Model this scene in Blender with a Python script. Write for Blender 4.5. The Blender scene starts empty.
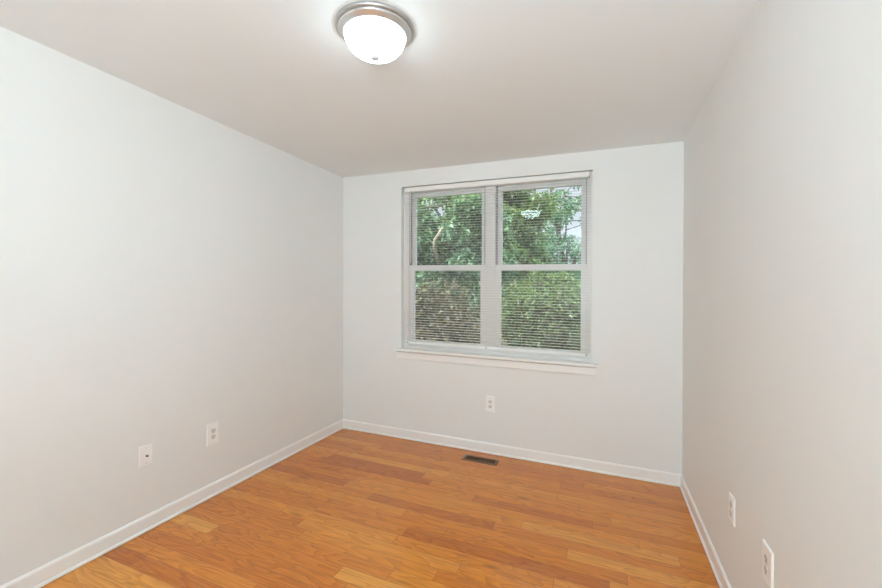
import bpy, bmesh, math, random
import numpy as np
from mathutils import Vector, Matrix

scene = bpy.context.scene
col = scene.collection
R = math.radians

# ------------------------------------------------------------------ camera
YAW, PITCH, ROLL = -0.384013, -0.0109517, 0.0166003
F_PX, CAM_Z = 398.735, 1.36607


def cam_axes():
    cy, sy = math.cos(-YAW), math.sin(-YAW)
    f = Vector((-sy * math.cos(PITCH), cy * math.cos(PITCH), math.sin(PITCH)))
    r = Vector((cy, sy, 0))
    u = r.cross(f)
    c, s = math.cos(ROLL), math.sin(ROLL)
    return c * r + s * u, -s * r + c * u, f


cam_data = bpy.data.cameras.new('camera')
cam = bpy.data.objects.new('camera', cam_data)
col.objects.link(cam)
r_, u_, f_ = cam_axes()
M = Matrix(((r_.x, u_.x, -f_.x, 0), (r_.y, u_.y, -f_.y, 0), (r_.z, u_.z, -f_.z, CAM_Z), (0, 0, 0, 1)))
cam.matrix_world = M
cam_data.sensor_width = 36
cam_data.sensor_fit = 'HORIZONTAL'
cam_data.lens = F_PX / 882 * 36
cam_data.clip_start = 0.05
cam_data.clip_end = 300
scene.camera = cam

# ------------------------------------------------------------------ world, sun, view
scene.view_settings.view_transform = 'Standard'
scene.view_settings.look = 'None'
scene.view_settings.exposure = 0.08
scene.view_settings.gamma = 1
scene.view_settings.use_curve_mapping = False
scene.cycles.use_denoising = True
scene.cycles.max_bounces = 14
scene.cycles.diffuse_bounces = 10
scene.cycles.transparent_max_bounces = 16
scene.cycles.sample_clamp_indirect = 6

SKY_STRENGTH = 1.0
SUN_STRENGTH = 8.0
LAMP_STRENGTH = 10.5
BACK_LIGHT = 66.0

world = bpy.data.worlds.new('sky')
scene.world = world
world.use_nodes = True
wn = world.node_tree
wn.nodes.clear()
w_out = wn.nodes.new('ShaderNodeOutputWorld')
w_bg = wn.nodes.new('ShaderNodeBackground')
w_tc = wn.nodes.new('ShaderNodeTexCoord')
w_sep = wn.nodes.new('ShaderNodeSeparateXYZ')
w_ramp = wn.nodes.new('ShaderNodeValToRGB')
w_ramp.color_ramp.elements[0].position = 0.0
w_ramp.color_ramp.elements[0].color = (0.70, 0.79, 0.92, 1)
w_ramp.color_ramp.elements[1].position = 0.55
w_ramp.color_ramp.elements[1].color = (3.0, 3.15, 3.4, 1)
wn.links.new(w_tc.outputs['Generated'], w_sep.inputs[0])
wn.links.new(w_sep.outputs['Z'], w_ramp.inputs[0])
wn.links.new(w_ramp.outputs[0], w_bg.inputs[0])
w_mid = w_ramp.color_ramp.elements.new(0.26)
w_mid.color = (0.85, 0.93, 1.05, 1)
w_bg.inputs[1].default_value = SKY_STRENGTH
wn.links.new(w_bg.outputs[0], w_out.inputs[0])

sun_d = bpy.data.lights.new('sun', 'SUN')
sun_d.energy = SUN_STRENGTH
sun_d.angle = R(1.0)
sun_d.color = (1.0, 0.95, 0.86)
sun = bpy.data.objects.new('sun', sun_d)
sun.rotation_euler = (R(42), 0, R(-35))      # from behind the house, onto the trees
sun.location = (0, -4, 9)
col.objects.link(sun)

# added fill lamp behind the camera, aimed at the ceiling to brighten the room
fill_d = bpy.data.lights.new('fill_light', 'AREA')
fill_d.shape = 'RECTANGLE'
fill_d.size = 0.54
fill_d.size_y = 0.9
fill_d.energy = BACK_LIGHT
fill_d.color = (0.795, 0.985, 1.08)
fill = bpy.data.objects.new('fill_light', fill_d)
fill.location = (0.00, -1.10, 1.50)
fill.rotation_euler = (R(145), 0, R(-10))
col.objects.link(fill)

# ------------------------------------------------------------------ room dimensions
CH = 2.44
D = 3.2477            # room face of the window wall
XL, XR = -2.3222, 0.5499
Y0 = -1.75            # wall behind the camera
FIT_SHEAR = 0.01542        # sideways shear with height, fitted so upright edges match the camera view
WX0, WX1, WZ0, WZ1 = -1.685, -0.050, 0.80, 2.297     # window opening
WT = 0.17             # wall thickness


def fit_shear(p):  # shifts a point sideways with its height by the fitted shear
    return Vector((p[0] - FIT_SHEAR * p[2], p[1], p[2]))


# ------------------------------------------------------------------ materials
def new_mat(name):
    m = bpy.data.materials.new(name)
    m.use_nodes = True
    nt = m.node_tree
    nt.nodes.clear()
    out = nt.nodes.new('ShaderNodeOutputMaterial')
    return m, nt, out


def N(nt, kind, **kw):
    n = nt.nodes.new(kind)
    for k, v in kw.items():
        setattr(n, k, v)
    return n


def math_node(nt, op, a, b=None, c=None):
    n = nt.nodes.new('ShaderNodeMath')
    n.operation = op
    for i, v in enumerate((a, b, c)):
        if v is None:
            continue
        if hasattr(v, 'links') or hasattr(v, 'is_linked'):
            nt.links.new(v, n.inputs[i])
        else:
            n.inputs[i].default_value = v
    return n.outputs[0]


def mix_rgb(nt, fac, a, b, mode='MIX'):
    n = nt.nodes.new('ShaderNodeMix')
    n.data_type = 'RGBA'
    n.blend_type = mode
    for sock, v in ((n.inputs[0], fac), (n.inputs[6], a), (n.inputs[7], b)):
        if hasattr(v, 'is_linked'):
            nt.links.new(v, sock)
        else:
            sock.default_value = v
    return n.outputs[2]


def paint(name, color, rough=0.5, spec=0.35, bump=0.0, scale=60, vary=0.02, metallic=0.0):
    """paint or plastic or metal with a faint mottled tone and an optional roller texture"""
    m, nt, out = new_mat(name)
    b = N(nt, 'ShaderNodeBsdfPrincipled')
    tc = N(nt, 'ShaderNodeTexCoord')
    no = N(nt, 'ShaderNodeTexNoise')
    no.inputs['Scale'].default_value = 2.2
    no.inputs['Detail'].default_value = 3
    nt.links.new(tc.outputs['Object'], no.inputs['Vector'])
    d = tuple(max(0, c * (1 - vary)) for c in color) + (1,)
    l = tuple(min(1, c * (1 + vary)) for c in color) + (1,)
    nt.links.new(mix_rgb(nt, no.outputs['Fac'], d, l), b.inputs['Base Color'])
    b.inputs['Roughness'].default_value = rough
    b.inputs['Specular IOR Level'].default_value = spec
    b.inputs['Metallic'].default_value = metallic
    if bump:
        n2 = N(nt, 'ShaderNodeTexNoise')
        n2.inputs['Scale'].default_value = scale
        n2.inputs['Detail'].default_value = 4
        nt.links.new(tc.outputs['Object'], n2.inputs['Vector'])
        bp = N(nt, 'ShaderNodeBump')
        bp.inputs['Strength'].default_value = bump
        bp.inputs['Distance'].default_value = 0.002
        nt.links.new(n2.outputs['Fac'], bp.inputs['Height'])
        nt.links.new(bp.outputs[0], b.inputs['Normal'])
    nt.links.new(b.outputs[0], out.inputs[0])
    return m


def wood_floor_mat():
    """narrow oak strip flooring, boards run along x"""
    m, nt, out = new_mat('oak_strip_flooring')
    b = N(nt, 'ShaderNodeBsdfPrincipled')
    tc = N(nt, 'ShaderNodeTexCoord')
    sep = N(nt, 'ShaderNodeSeparateXYZ')
    nt.links.new(tc.outputs['Object'], sep.inputs[0])
    X, Y = sep.outputs[0], sep.outputs[1]
    W = 0.0826
    v = math_node(nt, 'DIVIDE', math_node(nt, 'ADD', Y, 0.021), W)
    row = math_node(nt, 'FLOOR', v)
    fv = math_node(nt, 'FRACT', v)
    wn1 = N(nt, 'ShaderNodeTexWhiteNoise', noise_dimensions='1D')
    nt.links.new(row, wn1.inputs['W'])
    u = math_node(nt, 'ADD', math_node(nt, 'DIVIDE', X, 0.85), math_node(nt, 'MULTIPLY', wn1.outputs['Value'], 50.0))
    u = math_node(nt, 'ADD', u, math_node(nt, 'MULTIPLY', row, 61.0))
    vo = N(nt, 'ShaderNodeTexVoronoi', voronoi_dimensions='1D')
    vo.inputs['Scale'].default_value = 1.0
    nt.links.new(u, vo.inputs['W'])
    ve = N(nt, 'ShaderNodeTexVoronoi', voronoi_dimensions='1D', feature='DISTANCE_TO_EDGE')
    ve.inputs['Scale'].default_value = 1.0
    nt.links.new(u, ve.inputs['W'])
    csep = N(nt, 'ShaderNodeSeparateColor')
    nt.links.new(vo.outputs['Color'], csep.inputs[0])
    rnd, rnd2, rnd3 = csep.outputs[0], csep.outputs[1], csep.outputs[2]
    ramp = N(nt, 'ShaderNodeValToRGB')
    cr = ramp.color_ramp
    stops = FLOOR_STOPS
    while len(cr.elements) < len(stops):
        cr.elements.new(0.5)
    for e, (p, c) in zip(cr.elements, stops):
        e.position = p
        e.color = c + (1,)
    nt.links.new(rnd, ramp.inputs[0])
    # grain: stretched noise, shifted for every board
    off = math_node(nt, 'MULTIPLY', rnd2, 40.0)
    cmb = N(nt, 'ShaderNodeCombineXYZ')
    nt.links.new(math_node(nt, 'MULTIPLY', X, 3.0), cmb.inputs[0])
    nt.links.new(math_node(nt, 'MULTIPLY', Y, 75.0), cmb.inputs[1])
    nt.links.new(off, cmb.inputs[2])
    g1 = N(nt, 'ShaderNodeTexNoise')
    g1.inputs['Scale'].default_value = 1.6
    g1.inputs['Detail'].default_value = 5
    g1.inputs['Roughness'].default_value = 0.65
    nt.links.new(cmb.outputs[0], g1.inputs['Vector'])
    # cathedral figure: bands of a slow noise
    cmb2 = N(nt, 'ShaderNodeCombineXYZ')
    nt.links.new(math_node(nt, 'MULTIPLY', X, 1.9), cmb2.inputs[0])
    nt.links.new(math_node(nt, 'MULTIPLY', Y, 10.0), cmb2.inputs[1])
    nt.links.new(math_node(nt, 'MULTIPLY', rnd3, 60.0), cmb2.inputs[2])
    g2 = N(nt, 'ShaderNodeTexNoise')
    g2.inputs['Scale'].default_value = 1.0
    g2.inputs['Detail'].default_value = 1.5
    nt.links.new(cmb2.outputs[0], g2.inputs['Vector'])
    bands = math_node(nt, 'FRACT', math_node(nt, 'MULTIPLY', g2.outputs['Fac'], 11.0))
    bands = math_node(nt, 'POWER', bands, 1.8)
    dark = mix_rgb(nt, 1.0, ramp.outputs[0], (0.60, 0.48, 0.36, 1), 'MULTIPLY')
    g1c = N(nt, 'ShaderNodeMapRange')
    g1c.inputs[1].default_value = 0.42
    g1c.inputs[2].default_value = 0.72
    nt.links.new(g1.outputs['Fac'], g1c.inputs[0])
    gf = math_node(nt, 'ADD', math_node(nt, 'MULTIPLY', g1c.outputs[0], 0.55), math_node(nt, 'MULTIPLY', bands, 0.50))
    gf = math_node(nt, 'MINIMUM', gf, 1.0)
    c1 = mix_rgb(nt, gf, ramp.outputs[0], dark)
    # small dark knots and mineral streaks, drawn out along the board
    cmb3 = N(nt, 'ShaderNodeCombineXYZ')
    nt.links.new(math_node(nt, 'MULTIPLY', X, 2.6), cmb3.inputs[0])
    nt.links.new(math_node(nt, 'MULTIPLY', Y, 9.0), cmb3.inputs[1])
    kv = N(nt, 'ShaderNodeTexVoronoi')
    kv.inputs['Scale'].default_value = 1.0
    nt.links.new(cmb3.outputs[0], kv.inputs['Vector'])
    ks = N(nt, 'ShaderNodeSeparateColor')
    nt.links.new(kv.outputs['Color'], ks.inputs[0])
    km = N(nt, 'ShaderNodeMapRange')
    km.inputs[1].default_value = 0.05
    km.inputs[2].default_value = 0.16
    km.inputs[3].default_value = 1.0
    km.inputs[4].default_value = 0.0
    nt.links.new(kv.outputs['Distance'], km.inputs[0])
    kf = math_node(nt, 'MULTIPLY', km.outputs[0], math_node(nt, 'GREATER_THAN', ks.outputs[0], 0.62))
    c1 = mix_rgb(nt, math_node(nt, 'MULTIPLY', kf, 0.6), c1, (0.20, 0.065, 0.015, 1))
    # seams
    e1 = math_node(nt, 'MINIMUM', fv, math_node(nt, 'SUBTRACT', 1.0, fv))
    e1 = math_node(nt, 'LESS_THAN', e1, 0.010)
    e2 = math_node(nt, 'LESS_THAN', ve.outputs['Distance'], 0.0013)
    seam = math_node(nt, 'MAXIMUM', e1, e2)
    c2 = mix_rgb(nt, math_node(nt, 'MULTIPLY', seam, 0.6), c1, (0.12, 0.045, 0.014, 1))
    nt.links.new(c2, b.inputs['Base Color'])
    b.inputs['Roughness'].default_value = 0.42
    b.inputs['Specular IOR Level'].default_value = 0.2
    b.inputs['Coat Weight'].default_value = 0.8
    b.inputs['Coat Roughness'].default_value = 0.13
    b.inputs['Coat IOR'].default_value = 1.5
    # boards are slightly crowned and each lies a touch differently
    cr1 = math_node(nt, 'SUBTRACT', fv, 0.5)
    crown = math_node(nt, 'MULTIPLY', math_node(nt, 'MULTIPLY', cr1, cr1), -2.4)
    tip = math_node(nt, 'MULTIPLY', cr1, math_node(nt, 'SUBTRACT', rnd3, 0.5))
    h = math_node(nt, 'SUBTRACT', math_node(nt, 'ADD', crown, math_node(nt, 'MULTIPLY', tip, 0.8)), math_node(nt, 'MULTIPLY', seam, 0.6))
    bp = N(nt, 'ShaderNodeBump')
    bp.inputs['Strength'].default_value = 0.8
    bp.inputs['Distance'].default_value = 0.001
    nt.links.new(h, bp.inputs['Height'])
    nt.links.new(bp.outputs[0], b.inputs['Normal'])
    nt.links.new(bp.outputs[0], b.inputs['Coat Normal'])
    nt.links.new(b.outputs[0], out.inputs[0])
    return m


FLOOR_STOPS = [(0.0, (0.53, 0.150, 0.014)), (0.12, (0.65, 0.203, 0.019)), (0.5, (0.74, 0.256, 0.024)),
               (0.85, (0.79, 0.305, 0.036)), (1.0, (0.84, 0.375, 0.062))]


def glass_mat():
    m, nt, out = new_mat('window_glass')
    tr = N(nt, 'ShaderNodeBsdfTransparent')
    tr.inputs[0].default_value = (0.97, 0.985, 0.98, 1)
    gl = N(nt, 'ShaderNodeBsdfGlossy')
    gl.inputs['Roughness'].default_value = 0.0
    fr = N(nt, 'ShaderNodeFresnel')
    fr.inputs[0].default_value = 1.6
    mx = N(nt, 'ShaderNodeMixShader')
    nt.links.new(fr.outputs[0], mx.inputs[0])
    nt.links.new(tr.outputs[0], mx.inputs[1])
    nt.links.new(gl.outputs[0], mx.inputs[2])
    nt.links.new(mx.outputs[0], out.inputs[0])
    return m


def lamp_mat():
    m, nt, out = new_mat('lit_frosted_glass')
    e = N(nt, 'ShaderNodeEmission')
    e.inputs[0].default_value = (0.795, 0.985, 1.08, 1)
    e.inputs[1].default_value = LAMP_STRENGTH
    nt.links.new(e.outputs[0], out.inputs[0])
    return m


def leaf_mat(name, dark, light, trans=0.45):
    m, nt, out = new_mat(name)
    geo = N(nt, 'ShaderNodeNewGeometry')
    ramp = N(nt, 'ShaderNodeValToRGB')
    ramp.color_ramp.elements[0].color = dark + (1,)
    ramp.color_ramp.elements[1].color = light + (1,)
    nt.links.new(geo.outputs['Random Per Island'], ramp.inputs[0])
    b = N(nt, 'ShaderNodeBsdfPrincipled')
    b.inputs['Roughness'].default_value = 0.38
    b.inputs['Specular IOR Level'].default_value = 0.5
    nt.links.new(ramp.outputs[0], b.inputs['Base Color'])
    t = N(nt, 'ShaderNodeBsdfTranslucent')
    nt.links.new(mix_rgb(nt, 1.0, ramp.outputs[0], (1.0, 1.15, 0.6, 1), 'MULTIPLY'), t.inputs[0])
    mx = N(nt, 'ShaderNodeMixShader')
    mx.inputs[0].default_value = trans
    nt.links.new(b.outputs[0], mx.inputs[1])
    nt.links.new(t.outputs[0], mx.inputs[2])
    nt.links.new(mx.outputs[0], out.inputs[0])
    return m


def ground_mat(name, a, bcol, scale):
    m, nt, out = new_mat(name)
    tc = N(nt, 'ShaderNodeTexCoord')
    no = N(nt, 'ShaderNodeTexNoise')
    no.inputs['Scale'].default_value = scale
    no.inputs['Detail'].default_value = 8
    nt.links.new(tc.outputs['Object'], no.inputs['Vector'])
    ramp = N(nt, 'ShaderNodeValToRGB')
    ramp.color_ramp.elements[0].position = 0.35
    ramp.color_ramp.elements[0].color = a + (1,)
    ramp.color_ramp.elements[1].position = 0.65
    ramp.color_ramp.elements[1].color = bcol + (1,)
    nt.links.new(no.outputs['Fac'], ramp.inputs[0])
    b = N(nt, 'ShaderNodeBsdfPrincipled')
    b.inputs['Roughness'].default_value = 0.9
    nt.links.new(ramp.outputs[0], b.inputs['Base Color'])
    nt.links.new(b.outputs[0], out.inputs[0])
    return m


MAT = {
    'wall': paint('wall_paint', (0.82, 0.825, 0.812), 0.75, 0.2, 0.12, 140, 0.012),
    'ceiling': paint('ceiling_paint', (0.82, 0.857, 0.865), 0.85, 0.15, 0.10, 140, 0.012),
    'trim': paint('semi_gloss_white_trim', (0.89, 0.885, 0.87), 0.32, 0.45, 0.0, 60, 0.01),
    'vinyl': paint('white_vinyl', (0.80, 0.772, 0.748), 0.35, 0.45, 0.0, 60, 0.01),
    'track': paint('grey_vinyl_track', (0.42, 0.42, 0.43), 0.5, 0.3, 0.0, 60, 0.03),
    'slat': paint('blind_slat_enamel', (0.86, 0.845, 0.82), 0.4, 0.4, 0.0, 60, 0.01),
    'cord': paint('blind_cord', (0.72, 0.70, 0.68), 0.8, 0.2, 0.0, 60, 0.02),
    'wand': paint('clear_acrylic_wand', (0.86, 0.87, 0.88), 0.12, 0.5, 0.0, 60, 0.01),
    'plate': paint('white_plate_plastic', (0.93, 0.925, 0.91), 0.3, 0.45, 0.0, 60, 0.01),
    'plug': paint('receptacle_plastic', (0.74, 0.73, 0.71), 0.35, 0.4, 0.0, 60, 0.01),
    'slot': paint('dark_slot', (0.03, 0.028, 0.026), 0.6, 0.2),
    'coax': paint('coax_metal', (0.16, 0.15, 0.14), 0.35, 0.5, 0.0, 60, 0.05, 0.6),
    'screw': paint('screw_head', (0.70, 0.69, 0.67), 0.35, 0.5, 0.0, 60, 0.02, 0.4),
    'nickel': paint('brushed_nickel', (0.66, 0.655, 0.64), 0.32, 0.5, 0.05, 200, 0.02, 0.85),
    'knob': paint('grey_finial', (0.50, 0.50, 0.49), 0.5, 0.3, 0.0, 60, 0.02),
    'pan': paint('lamp_pan_metal', (0.50, 0.495, 0.485), 0.38, 0.5, 0.05, 200, 0.02, 0.85),
    'bronze': paint('bronze_register_metal', (0.24, 0.145, 0.085), 0.42, 0.5, 0.0, 60, 0.10, 0.7),
    'duct': paint('dark_duct', (0.03, 0.022, 0.018), 0.8, 0.1),
    'floor': wood_floor_mat(),
    'glass': glass_mat(),
    'lamp': lamp_mat(),
    'bark': ground_mat('grey_brown_bark', (0.055, 0.043, 0.033), (0.13, 0.105, 0.08), 14),
    'pale_bark': ground_mat('pale_bark', (0.28, 0.23, 0.18), (0.42, 0.36, 0.29), 9),
    'leaf_blue': leaf_mat('blue_green_leaves', (0.025, 0.075, 0.035), (0.32, 0.50, 0.37)),
    'leaf_mid': leaf_mat('mid_green_leaves', (0.024, 0.065, 0.020), (0.29, 0.44, 0.22)),
    'leaf_light': leaf_mat('light_green_leaves', (0.028, 0.060, 0.022), (0.27, 0.37, 0.18)),
    'leaf_brown': leaf_mat('olive_brown_leaves', (0.06, 0.045, 0.026), (0.15, 0.15, 0.075), 0.3),
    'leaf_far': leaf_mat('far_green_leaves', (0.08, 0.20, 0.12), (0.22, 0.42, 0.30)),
    'lawn': ground_mat('lawn_and_leaf_litter', (0.05, 0.055, 0.02), (0.11, 0.10, 0.045), 3),
    'gravel': ground_mat('pale_gravel', (0.38, 0.38, 0.39), (0.58, 0.59, 0.61), 18),
}


# ------------------------------------------------------------------ object helpers
def tag(o, label, cat, group=None):
    o['label'] = label
    o['category'] = cat
    if group:
        o['group'] = group
    return o


def empty(name, loc):
    o = bpy.data.objects.new(name, None)
    o.empty_display_size = 0.05
    o.location = loc
    col.objects.link(o)
    return o


def link(name, bm, mat, parent=None, origin=None, smooth=False, bevel=0.0, kind=None, do_shear=True):
    """turn a bmesh in room coordinates into ONE object; origin is its own base or its parent's world base"""
    if bevel:
        bmesh.ops.bevel(bm, geom=[e for e in bm.edges if e.calc_face_angle(0) > 0.5], offset=bevel, segments=2,
                        affect='EDGES', profile=0.6)
    if do_shear:
        for v in bm.verts:
            v.co = fit_shear(v.co)
    base = Vector(origin) if origin is not None else Vector((0, 0, 0))
    pw = Vector((0, 0, 0))
    p = parent
    while p is not None:
        pw += p.location
        p = p.parent
    if origin is None:
        base = pw
    bmesh.ops.translate(bm, verts=bm.verts, vec=-base)
    bmesh.ops.recalc_face_normals(bm, faces=bm.faces)
    me = bpy.data.meshes.new(name)
    bm.to_mesh(me)
    bm.free()
    me.materials.append(MAT[mat])
    if smooth:
        for f in me.polygons:
            f.use_smooth = True
    o = bpy.data.objects.new(name, me)
    o.location = base - pw
    if parent is not None:
        o.parent = parent
    if kind:
        o['kind'] = kind
    col.objects.link(o)
    return o


def box(bm, x0, x1, y0, y1, z0, z1):
    vs = [bm.verts.new((x, y, z)) for z in (z0, z1) for y in (y0, y1) for x in (x0, x1)]
    for q in ((0, 1, 3, 2), (4, 6, 7, 5), (0, 4, 5, 1), (2, 3, 7, 6), (0, 2, 6, 4), (1, 5, 7, 3)):
        bm.faces.new([vs[i] for i in q])
    return vs


def boxes(*bs):
    bm = bmesh.new()
    for b in bs:
        box(bm, *b)
    return bm


def prism(bm, prof, a, b):
    """prof: list of points; a, b: functions mapping a profile point to the two ends"""
    A = [bm.verts.new(a(p)) for p in prof]
    B = [bm.verts.new(b(p)) for p in prof]
    n = len(prof)
    for i in range(n):
        bm.faces.new((A[i], A[(i + 1) % n], B[(i + 1) % n], B[i]))
    bm.faces.new(A)
    bm.faces.new(B[::-1])


def lathe(bm, prof, cx, cy, seg=64, axis='z'):
    """prof: (radius, height) pairs from one end to the other"""
    rings = []
    for r, h in prof:
        if r < 1e-6:
            rings.append([bm.verts.new((cx, cy, h))])
        else:
            rings.append([bm.verts.new((cx + r * math.cos(2 * math.pi * i / seg), cy + r * math.sin(2 * math.pi * i / seg), h))
                          for i in range(seg)])
    for a, b in zip(rings, rings[1:]):
        for i in range(seg):
            j = (i + 1) % seg
            if len(a) == 1 and len(b) == 1:
                continue
            if len(a) == 1:
                bm.faces.new((a[0], b[i], b[j]))
            elif len(b) == 1:
                bm.faces.new((a[i], a[j], b[0]))
            else:
                bm.faces.new((a[i], a[j], b[j], b[i]))
    return rings


def tube(bm, pts, rad, seg=8):
    pts = [Vector(p) for p in pts]
    rings = []
    for i, p in enumerate(pts):
        d = (pts[min(i + 1, len(pts) - 1)] - pts[max(i - 1, 0)]).normalized()
        a = d.orthogonal().normalized() if i == 0 else (rings_a - d * rings_a.dot(d)).normalized()
        rings_a = a
        b = d.cross(a)
        r = rad[i] if isinstance(rad, (list, tuple)) else rad
        rings.append([bm.verts.new(p + r * (math.cos(2 * math.pi * k / seg) * a + math.sin(2 * math.pi * k / seg) * b)) for k in range(seg)])
    for A, B in zip(rings, rings[1:]):
        for k in range(seg):
            bm.faces.new((A[k], A[(k + 1) % seg], B[(k + 1) % seg], B[k]))
    bm.faces.new(rings[0][::-1])
    bm.faces.new(rings[-1])


# ------------------------------------------------------------------ room shell
T = 0.12
xl, xr = XL, XR
link('floor', boxes((xl - T, xr + T, Y0 - T, D + WT, -0.10, 0)), 'floor', kind='structure')
link('ceiling', boxes((xl - T, xr + T, Y0 - T, D + WT, CH, CH + 0.12)), 'ceiling', kind='structure')
link('wall_left', boxes((xl - T, xl, Y0 - T, D + WT, 0, CH)), 'wall', kind='structure')
link('wall_right', boxes((xr, xr + T, Y0 - T, D + WT, 0, CH)), 'wall', kind='structure')
link('wall_rear', boxes((xl, xr, Y0 - T, Y0, 0, CH)), 'wall', kind='structure')


def wall_with_hole(x0, x1, y0, y1, z0, z1, hx0, hx1, hz0, hz1):
    bm = bmesh.new()
    xs, zs = (x0, hx0, hx1, x1), (z0, hz0, hz1, z1)
    g = {(i, j, k): bm.verts.new((xs[i], (y0, y1)[k], zs[j])) for i in range(4) for j in range(4) for k in range(2)}
    for i in range(3):
        for j in range(3):
            if (i, j) == (1, 1):
                continue
            for k in range(2):
                bm.faces.new((g[i, j, k], g[i + 1, j, k], g[i + 1, j + 1, k], g[i, j + 1, k]))
    for a, b in (((1, 1), (2, 1)), ((2, 1), (2, 2)), ((2, 2), (1, 2)), ((1, 2), (1, 1))):
        bm.faces.new((g[a + (0,)], g[b + (0,)], g[b + (1,)], g[a + (1,)]))
    ring = [(0, 0), (1, 0), (2, 0), (3, 0), (3, 1), (3, 2), (3, 3), (2, 3), (1, 3), (0, 3), (0, 2), (0, 1)]
    for a, b in zip(ring, ring[1:] + ring[:1]):
        bm.faces.new((g[a + (0,)], g[b + (0,)], g[b + (1,)], g[a + (1,)]))
    return bm


link('wall_back', wall_with_hole(xl, xr, D, D + WT, 0, CH, WX0, WX1, WZ0 - 0.002, WZ1), 'wall', kind='structure')

# baseboards: board with eased top, plus the shoe moulding along the floor
BB = [(0, 0.003), (0.018, 0.003), (0.0185, 0.007), (0.0165, 0.013), (0.013, 0.0165), (0.0105, 0.018), (0.0105, 0.074), (0.0095, 0.079), (0.006, 0.084),
      (0.003, 0.0875), (0, 0.088)]
bm = bmesh.new()
prism(bm, BB, lambda p: (xl + p[0], Y0, p[1]), lambda p: (xl + p[0], D - p[0], p[1]))
link('baseboard_left', bm, 'trim', kind='structure')
bm = bmesh.new()
prism(bm, BB, lambda p: (xr - p[0], Y0, p[1]), lambda p: (xr - p[0], D - p[0], p[1]))
link('baseboard_right', bm, 'trim', kind='structure')
bm = bmesh.new()
prism(bm, BB, lambda p: (xl + p[0], D - p[0], p[1]), lambda p: (xr - p[0], D - p[0], p[1]))
link('baseboard_back', bm, 'trim', kind='structure')

# ------------------------------------------------------------------ window pair
YF0, YF1 = D + 0.058, D + 0.150


def window(n, x0, x1, fl, fr):
    """double-hung vinyl window; fl, fr: visible width of the frame's left and right members"""
    zb, zt = WZ0 + 0.0, WZ1
    w = empty('window_%d' % n, fit_shear(((x0 + x1) / 2, D + 0.10, zb)))
    w['kind'] = 'structure'
    for nm, b in (('frame_jamb', (x0, x0 + fl, YF0, YF1, zb, zt)), ('frame_jamb', (x1 - fr, x1, YF0, YF1, zb, zt)),
                  ('frame_head', (x0 + fl, x1 - fr, YF0, YF1, zt - 0.040, zt)), ('frame_sill', (x0 + fl, x1 - fr, YF0, YF1, zb, zb + 0.045))):
        link(nm, boxes(b), 'vinyl', w, bevel=0.003)
    a, b = x0 + fl, x1 - fr
    zm0, zm1 = 1.537, 1.586

    def sash(nm, y0, y1, z0, z1, st, rb, rt):
        bm = boxes((a, a + st, y0, y1, z0, z1), (b - st, b, y0, y1, z0, z1), (a + st, b - st, y0, y1, z0, z0 + rb), (a + st, b - st, y0, y1, z1 - rt, z1))
        s = link(nm, bm, 'vinyl', w, bevel=0.0025)
        ym = (y0 + y1) / 2
        link('pane', boxes((a + st, b - st, ym - 0.002, ym + 0.002, z0 + rb, z1 - rt)), 'glass', s)
        return s
    lo = sash('lower_sash', D + 0.068, D + 0.098, zb + 0.045, zm1, 0.045, 0.055, zm1 - zm0)
    up = sash('upper_sash', D + 0.104, D + 0.134, zm0 + 0.004, zt - 0.040, 0.045, 0.040, 0.043)
    # open side channels above the lower sash
    link('side_track', boxes((a, a + 0.009, D + 0.060, D + 0.103, zm1, zt - 0.041)), 'track', w)
    link('side_track', boxes((b - 0.009, b, D + 0.060, D + 0.103, zm1, zt - 0.041)), 'track', w)
    return w


window(1, WX0, -0.886, 0.052, 0.0215)
window(2, -0.836, WX1, 0.0165, 0.040)
link('trim_1', boxes((-0.886, -0.836, D + 0.052, D + 0.152, WZ0, WZ1)), 'vinyl', kind='structure', bevel=0.003)   # mullion between

# stool and apron under the window
bm = boxes((-1.733, -0.008, D - 0.062, D, 0.806, 0.826), (WX0, WX1, D - 0.001, D + 0.0575, 0.806, 0.826))
bmesh.ops.remove_doubles(bm, verts=bm.verts, dist=1e-5)
link('trim_2', bm, 'trim', kind='structure', bevel=0.004)
bm = bmesh.new()
AP = [(0.0, 0.735), (0.022, 0.735), (0.024, 0.738), (0.024, 0.783), (0.023, 0.790), (0.019, 0.793), (0.002, 0.7965), (0.0015, 0.806), (0.0, 0.806)]
prism(bm, AP, lambda p: (-1.7245 + (0.806 - p[1]) * 0.10, D - p[0], p[1]), lambda p: (-0.0165 - (0.806 - p[1]) * 0.14, D - p[0], p[1]))
link('trim_3', bm, 'trim', kind='structure')

# ------------------------------------------------------------------ mini blind
BX0, BX1 = -1.650, -0.072
YB = D + 0.026
bl = empty('window_blind', fit_shear(((BX0 + BX1) / 2, YB, 0.87)))
tag(bl, 'white mini blind with open horizontal slats hung across the double window', 'blind')
bm = boxes((BX0 + 0.002, BX1 - 0.002, D - 0.006, D + 0.045, 2.246, 2.285))
link('headrail', bm, 'slat', bl, bevel=0.004)
for xa, xb in ((BX0 - 0.0005, BX0 + 0.002), (BX1 - 0.002, BX1 + 0.001)):
    link('end_cap', boxes((xa, xb, D - 0.004, D + 0.044, 2.248, 2.283)), 'track', bl)
link('bottom_rail', boxes((BX0 + 0.010, BX1, YB - 0.012, YB + 0.012, 0.870, 0.892)), 'slat', bl, bevel=0.004)
for x in (BX0 + 0.0255, -0.8866, BX1 - 0.0175):
    link('rail_button', boxes((x - 0.006, x + 0.006, YB - 0.015, YB - 0.0115, 0.875, 0.888)), 'track', bl, bevel=0.001)
PITCH_S = 0.0222
z = 0.892 + 0.016
first = None
TILT = R(4)
ns = 0
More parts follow.
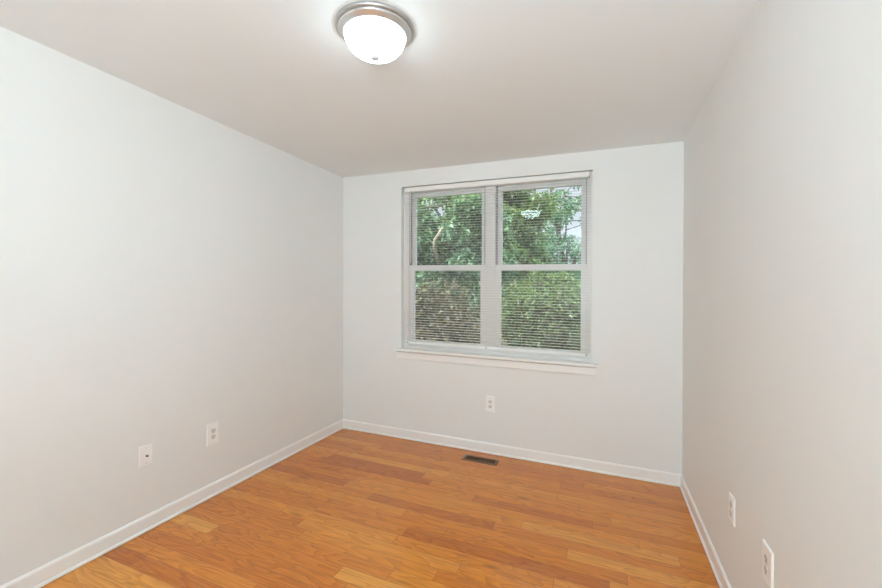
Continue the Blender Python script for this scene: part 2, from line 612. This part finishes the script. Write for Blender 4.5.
while z < 2.238:
    if first is None:
        bm = bmesh.new()
        top = []
        for k in range(5):
            t = (k / 4 - 0.5) * 0.024
            cz = 0.0008 * (1 - (2 * k / 4 - 1) ** 2)
            top.append((YB + t * math.cos(TILT), z + cz + t * math.sin(TILT)))
        prof = top + [(y, zz - 0.0005) for y, zz in reversed(top)]
        prism(bm, prof, lambda p: (BX0 + 0.004, p[0], p[1]), lambda p: (BX1 + 0.010, p[0], p[1]))
        first = link('slat', bm, 'slat', bl)
        z_first = z
    else:
        o = first.copy()
        o.location = first.location + Vector((-FIT_SHEAR * (z - z_first), 0, z - z_first))
        o.parent = bl
        col.objects.link(o)
    z += PITCH_S
    ns += 1
for x in (BX0 + 0.0255, -0.8866, BX1 - 0.0175):
    bm = bmesh.new()
    for dy in (-0.0145, 0.0145):
        tube(bm, [(x, YB + dy, 0.885), (x, YB + dy, 2.250)], 0.0007, 5)
    link('ladder_cord', bm, 'cord', bl)
bm = bmesh.new()
xw = -1.588
tube(bm, [(xw, D - 0.010, 2.252), (xw, D - 0.012, 2.235)], 0.0022, 6)
link('wand_hook', bm, 'track', bl)
bm = bmesh.new()
tube(bm, [(xw, D - 0.012, 2.236), (xw + 0.002, D - 0.011, 1.60)], 0.0032, 6)
link('tilt_wand', bm, 'wand', bl, smooth=True)

# ------------------------------------------------------------------ ceiling light
LX, LY = -0.8525, 1.4285
lp = empty('ceiling_light', fit_shear((LX, LY, CH)))
tag(lp, 'round flush ceiling light with glowing white glass dome and nickel rim', 'ceiling light')
bm = bmesh.new()
lathe(bm, [(0, CH), (0.1585, CH), (0.1600, CH - 0.003), (0.1600, CH - 0.010), (0.1566, CH - 0.014), (0.1509, CH - 0.016), (0, CH - 0.016)], LX, LY)
link('base_pan', bm, 'pan', lp, smooth=True)
bm = bmesh.new()
lathe(bm, [(0.119, CH - 0.016), (0.1485, CH - 0.016), (0.1505, CH - 0.019), (0.1495, CH - 0.022), (0.144, CH - 0.026), (0.139, CH - 0.030),
           (0.134, CH - 0.034), (0.1305, CH - 0.0365), (0.127, CH - 0.037), (0.1255, CH - 0.035), (0.119, CH - 0.030)], LX, LY)
link('trim_ring', bm, 'nickel', lp, smooth=True)
bm = bmesh.new()
prof = [(0.1245, CH - 0.032)]
for k in range(1, 15):
    a = k / 14 * math.pi / 2
    prof.append((0.1245 * math.cos(a) ** 0.9 if k < 14 else 0, CH - 0.034 - 0.084 * math.sin(a)))
lathe(bm, prof, LX, LY)
link('glass_dome', bm, 'lamp', lp, smooth=True)
bm = bmesh.new()
lathe(bm, [(0, CH - 0.1165), (0.0165, CH - 0.117), (0.0180, CH - 0.120), (0.0155, CH - 0.125), (0.009, CH - 0.129), (0, CH - 0.130)], LX, LY, 24)
link('finial', bm, 'knob', lp, smooth=True)

# ------------------------------------------------------------------ wall plates
# local frame of a plate: u across, v up, w out of the wall


def plate_frame(wall, along, zc):
    if wall == 'left':
        return lambda u, v, w: (xl + w, along + u, zc + v)
    if wall == 'right':
        return lambda u, v, w: (xr - w, along - u, zc + v)
    return lambda u, v, w: (along + u, D - w, zc + v)


def map_bm(bm, fr):
    for vv in bm.verts:
        vv.co = Vector(fr(*vv.co))
    return bm


def plate_mesh(w, h):
    bm = bmesh.new()
    prof = [(0, 0.0), (0, 0.003), (0.004, 0.0062)]
    rings = []
    for ins, out in prof:
        a, b = w / 2 - ins, h / 2 - ins
        rings.append([bm.verts.new((sx * a, sy * b, out)) for sx, sy in ((-1, -1), (1, -1), (1, 1), (-1, 1))])
    for A, B in zip(rings, rings[1:]):
        for i in range(4):
            bm.faces.new((A[i], A[(i + 1) % 4], B[(i + 1) % 4], B[i]))
    bm.faces.new(rings[0][::-1])
    bm.faces.new(rings[-1])
    return bm


def disc(bm, cu, cv, r, w0, w1, seg=20, squash=None):
    A, B = [], []
    for i in range(seg):
        a = 2 * math.pi * i / seg
        u, v = r * math.cos(a), r * math.sin(a)
        if squash:
            v = max(-squash, min(squash, v))
        A.append(bm.verts.new((cu + u, cv + v, w0)))
        B.append(bm.verts.new((cu + u, cv + v, w1)))
    for i in range(seg):
        j = (i + 1) % seg
        bm.faces.new((A[i], A[j], B[j], B[i]))
    bm.faces.new(A[::-1])
    bm.faces.new(B)


def outlet(wall, along, zc, label, w=0.076, h=0.124, group='duplex outlets on the walls'):
    fr = plate_frame(wall, along, zc)
    t = empty('wall_outlet', fit_shear(fr(0, 0, 0)))
    tag(t, label, 'outlet', group)
    link('cover_plate', map_bm(plate_mesh(w, h), fr), 'plate', t)
    for sv in (1, -1):
        cv = sv * 0.0195
        bm = bmesh.new()
        disc(bm, 0, cv, 0.0172, 0.006, 0.0078, 28, 0.0142)
        rc = link('receptacle', map_bm(bm, fr), 'plug', t)
        bm = bmesh.new()
        box(bm, -0.0082, -0.0058, cv - 0.001, cv + 0.0085, 0.0076, 0.0081)
        box(bm, 0.0058, 0.0082, cv, cv + 0.0075, 0.0076, 0.0081)
        disc(bm, 0, cv - 0.0072, 0.0030, 0.0076, 0.0081, 12)
        link('slot', map_bm(bm, fr), 'slot', rc)
    bm = bmesh.new()
    disc(bm, 0, 0, 0.0032, 0.006, 0.0072, 14)
    link('screw', map_bm(bm, fr), 'screw', t)
    return t


outlet('left', 1.842, 0.4065, 'white duplex outlet on the left wall, nearer the room corner than the cable plate', 0.084, 0.140)
outlet('back', -0.8435, 0.4155, 'white duplex outlet on the back wall below the window', 0.076, 0.134)
outlet('right', 2.075, 0.434, 'white duplex outlet on the right wall, the farther and fully visible one', 0.074, 0.116)
outlet('right', 1.671, 0.447, 'white duplex outlet on the right wall cut off by the photo bottom edge', 0.086, 0.132)

fr = plate_frame('left', 1.432, 0.420)
cx = empty('cable_plate', fit_shear(fr(0, 0, 0)))
tag(cx, 'white cable jack wall plate with single dark connector low on the left wall', 'wall plate')
link('cover_plate', map_bm(plate_mesh(0.072, 0.116), fr), 'plate', cx)
bm = bmesh.new()
disc(bm, 0.002, -0.002, 0.0062, 0.006, 0.0085, 6)
disc(bm, 0.002, -0.002, 0.0046, 0.0085, 0.0165, 16)
link('connector', map_bm(bm, fr), 'coax', cx)
for sv in (1, -1):
    bm = bmesh.new()
    disc(bm, 0, sv * 0.042, 0.003, 0.006, 0.0072, 14)
    link('screw', map_bm(bm, fr), 'screw', cx)

# ------------------------------------------------------------------ floor register
VX, VY, VW, VH = -0.8825, 3.088, 0.288, 0.108
vt = empty('floor_register', (VX, VY, 0))
tag(vt, 'bronze metal floor vent with dark slots set in the oak boards by the back wall', 'floor vent')
bm = bmesh.new()
ow, oh, iw, ih = VW / 2, VH / 2, VW / 2 - 0.022, VH / 2 - 0.024
ringdef = [(ow, oh, 0.0), (ow - 0.001, oh - 0.001, 0.002), (ow - 0.006, oh - 0.006, 0.0045), (iw, ih, 0.0045), (iw, ih, 0.0006)]
rings = [[bm.verts.new((VX + sx * a, VY + sy * b, zz)) for sx, sy in ((-1, -1), (1, -1), (1, 1), (-1, 1))] for a, b, zz in ringdef]
for A, B in zip(rings, rings[1:]):
    for i in range(4):
        bm.faces.new((A[i], A[(i + 1) % 4], B[(i + 1) % 4], B[i]))
link('register_frame', bm, 'bronze', vt)
link('duct_opening', boxes((VX - iw, VX + iw, VY - ih, VY + ih, 0.0004, 0.0009)), 'duct', vt)
nlou = 22
for k in range(nlou):
    x = VX - iw + (k + 0.5) * 2 * iw / nlou
    bm = boxes((x - 0.0014, x + 0.0014, VY - ih, VY + ih, 0.0009, 0.0016))
    link('louver', bm, 'bronze', vt)
link('centre_bar', boxes((VX - iw, VX + iw, VY - 0.003, VY + 0.003, 0.0009, 0.0038)), 'bronze', vt)

# ------------------------------------------------------------------ outdoors
GZ = -0.55
link('ground', boxes((-16, 10, D + WT + 0.02, 34, GZ - 0.2, GZ)), 'lawn', kind='structure', do_shear=False)
link('gravel_path', boxes((-3.2, 6, 11.2, 13.4, GZ, GZ + 0.03)), 'gravel', kind='structure', do_shear=False)


def leaves_object(name, clumps, n, size, mat, parent, seed, droop=0.35):
    """clumps: (centre, radius) pairs; one mesh of n folded pointed leaves, densest on the clump shells"""
    rng = np.random.default_rng(seed)
    cs = np.array([c for c, _ in clumps])
    rs = np.array([r for _, r in clumps])
    pick = rng.choice(len(cs), n, p=rs ** 2 / (rs ** 2).sum())
    d = rng.normal(size=(n, 3))
    d /= np.linalg.norm(d, axis=1)[:, None]
    rad = rs[pick] * rng.uniform(0.15, 1.0, n) ** 0.5
    c = cs[pick] + d * rad[:, None] * np.array([1, 1, 0.8])
    # a leaf grows outward and droops; its face looks up and outward
    ax = d * 0.7 + rng.normal(size=(n, 3)) * 0.6 + np.array([0, 0, -droop])
    ax /= np.linalg.norm(ax, axis=1)[:, None]
    up = np.array([0, 0, 1.0]) + rng.normal(size=(n, 3)) * 0.55 + d * 0.3
    side = np.cross(ax, up)
    side /= np.linalg.norm(side, axis=1)[:, None] + 1e-9
    nor = np.cross(side, ax)
    L = size * rng.uniform(0.6, 1.25, n)
    Wd = L * rng.uniform(0.26, 0.36, n)
    P = []
    for s, w, h in ((0, 0, 0), (0.28, 0.8, 0.12), (0.66, 0.75, 0.10), (1.0, 0, -0.10), (0.66, -0.75, 0.10), (0.28, -0.8, 0.12)):
        P.append(c + ax * (L * s)[:, None] + side * (Wd * w)[:, None] + nor * (L * h)[:, None])
    V = np.stack(P, 1).reshape(-1, 3)
    base = np.arange(n)[:, None] * 6
    Fa = (base + np.array([0, 1, 2, 3])[None])
    Fb = (base + np.array([0, 3, 4, 5])[None])
    faces = np.stack([Fa, Fb], 1).reshape(-1, 4)
    loc = Vector(parent.location)
    V = V - np.array(loc)
    me = bpy.data.meshes.new(name)
    me.vertices.add(len(V))
    me.vertices.foreach_set('co', V.astype(np.float32).ravel())
    me.loops.add(len(faces) * 4)
    me.loops.foreach_set('vertex_index', faces.astype(np.int32).ravel())
    me.polygons.add(len(faces))
    me.polygons.foreach_set('loop_start', np.arange(len(faces), dtype=np.int32) * 4)
    me.update(calc_edges=True)
    me.validate()
    me.materials.append(MAT[mat])
    o = bpy.data.objects.new(name, me)
    o.parent = parent
    col.objects.link(o)
    return o


def tree(name, x, y, label, cat, group, crown_c, crown_r, nclump, clump_r, nleaf, leaf, mat, seed, trunk_r=0.12, lean_xy=(0, 0), nbranch=7,
         bark='bark', hole=None, clear=0.5):
    rnd = random.Random(seed)
    t = empty(name, (x, y, GZ))
    tag(t, label, cat, group)
    cc = Vector(crown_c)
    clumps = []
    while len(clumps) < nclump:
        p = Vector([rnd.uniform(-1, 1) for _ in range(3)])
        if p.length > 1 or p.length < 0.25:
            continue
        q = cc + Vector((p.x * crown_r[0], p.y * crown_r[1], p.z * crown_r[2]))
        if q.z < GZ + 0.25 or q.y < D + WT + 0.9:
            continue
        if hole and any((abs(q.x / q.y - hx) < hw + clear * clump_r / q.y and abs((q.z - CAM_Z) / q.y - hz) < hh + clear * clump_r / q.y) for hx, hz, hw, hh in hole):
            continue
        clumps.append((tuple(q), clump_r * rnd.uniform(0.65, 1.25)))
    top = Vector((x + lean_xy[0], y + lean_xy[1], cc.z + crown_r[2] * 0.75))
    bot = Vector((x, y, GZ))
    tp = []
    for i in range(9):
        s = i / 8
        p = bot.lerp(top, s) + Vector((rnd.uniform(-1, 1), rnd.uniform(-1, 1), 0)) * 0.08 * (1 if 0 < i else 0)
        tp.append(p)
    bm = bmesh.new()
    tube(bm, tp, [trunk_r * (1.25 if i == 0 else 1 - 0.75 * i / 8) for i in range(9)], 10)
    link('trunk', bm, bark, t, smooth=True, do_shear=False)
    # limbs reach towards clumps, twigs join the remaining clumps to the nearest limb
    order = sorted(clumps, key=lambda c: rnd.random())
    limbs = []
    for c, r in order[:nbranch]:
        c = Vector(c)
        s = min(0.9, max(0.12, (c.z - GZ) / (top.z - GZ) * 0.7))
        i = min(7, int(s * 8))
        a = tp[i].lerp(tp[i + 1], s * 8 - i)
        mid = a.lerp(c, 0.5) + Vector((rnd.uniform(-.15, .15), rnd.uniform(-.15, .15), 0.12))
        pts = [a, a.lerp(mid, 0.5), mid, mid.lerp(c, 0.55), c]
        bm = bmesh.new()
        r0 = trunk_r * 0.42
        tube(bm, pts, [r0, r0 * 0.8, r0 * 0.62, r0 * 0.42, r0 * 0.2], 7)
        link('branch', bm, bark, t, smooth=True, do_shear=False)
        limbs += pts[1:]
    limbs += tp[2:]
    bm = bmesh.new()
    for c, r in clumps:
        c = Vector(c)
        a = min(limbs, key=lambda q: (q - c).length)
        if (a - c).length < 0.05:
            continue
        mid = a.lerp(c, 0.5) + Vector((rnd.uniform(-.08, .08), rnd.uniform(-.08, .08), rnd.uniform(-.02, .1)))
        tube(bm, [a, mid, c], [0.018, 0.012, 0.005], 5)
        for _ in range(3):
            e = c + Vector([rnd.uniform(-1, 1) for _ in range(3)]) * r * 0.8
            tube(bm, [c.lerp(mid, 0.3), c.lerp(e, 0.5), e], [0.007, 0.005, 0.002], 4)
    link('twigs', bm, bark, t, kind='stuff', do_shear=False)
    leaves_object('foliage', clumps, nleaf, leaf, mat, t, seed + 100)
    return t


SKY_R = [(-0.105, 0.135, 0.018, 0.030), (-0.068, 0.190, 0.014, 0.035), (-0.082, 0.070, 0.016, 0.014), (-0.085, 0.245, 0.014, 0.015),
         (-0.066, 0.11, 0.010, 0.02)]
SKY_L = [(-0.420, 0.202, 0.006, 0.010), (-0.320, 0.176, 0.008, 0.008)]
G = 'trees outside the window'
tl = tree('tree', -3.7, 9.0, 'blue-green leafy tree filling the upper left window pane', 'tree', G,
          (-3.45, 9.0, 2.25), (1.45, 0.75, 1.6), 98, 0.38, 21000, 0.115, 'leaf_blue', 3, 0.11, (0.3, 0), 9, hole=SKY_L)
bm = bmesh.new()
tube(bm, [(-3.60, 8.9, 1.75), (-3.40, 8.0, 2.25), (-3.32, 7.83, 2.42), (-3.14, 7.80, 2.68)], [0.05, 0.042, 0.036, 0.026], 9)
link('broken_limb', bm, 'pale_bark', tl, smooth=True, do_shear=False)['label'] = 'pale bare broken limb'
tree('tree', -2.1, 11.5, 'mid green leafy tree behind the left half of the right window', 'tree', G,
     (-2.2, 11.5, 2.6), (1.3, 0.75, 2.15), 92, 0.38, 22000, 0.12, 'leaf_mid', 7, 0.13, (-0.1, 0.1), 9, hole=SKY_R, clear=0.8)
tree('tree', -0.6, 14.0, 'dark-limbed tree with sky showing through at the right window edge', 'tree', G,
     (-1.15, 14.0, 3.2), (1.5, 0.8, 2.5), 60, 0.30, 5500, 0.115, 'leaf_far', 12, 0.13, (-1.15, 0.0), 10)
tree('tree', -6.6, 17.0, 'tall dark tree far behind the blue-green one', 'tree', G,
     (-6.4, 17.0, 3.5), (3.4, 1.2, 3.8), 120, 0.58, 12000, 0.22, 'leaf_mid', 21, 0.2, (0, 0), 9, hole=SKY_L)
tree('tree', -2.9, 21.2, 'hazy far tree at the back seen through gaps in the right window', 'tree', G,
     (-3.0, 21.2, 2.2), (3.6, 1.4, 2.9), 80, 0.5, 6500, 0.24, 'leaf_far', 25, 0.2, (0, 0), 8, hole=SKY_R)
S = 'shrubs outside the window'
tree('shrub', -2.15, 5.4, 'olive-brown thicket low behind the lower left window pane', 'shrub', S,
     (-2.15, 5.4, 0.50), (0.80, 0.42, 0.90), 64, 0.24, 7000, 0.075, 'leaf_brown', 31, 0.03, (0.1, 0), 9)
tree('shrub', -0.95, 7.1, 'light green sunlit shrub behind the lower right window pane', 'shrub', S,
     (-0.95, 7.1, 0.92), (0.80, 0.55, 0.72), 64, 0.25, 11000, 0.075, 'leaf_light', 37, 0.03, (-0.1, 0), 9)
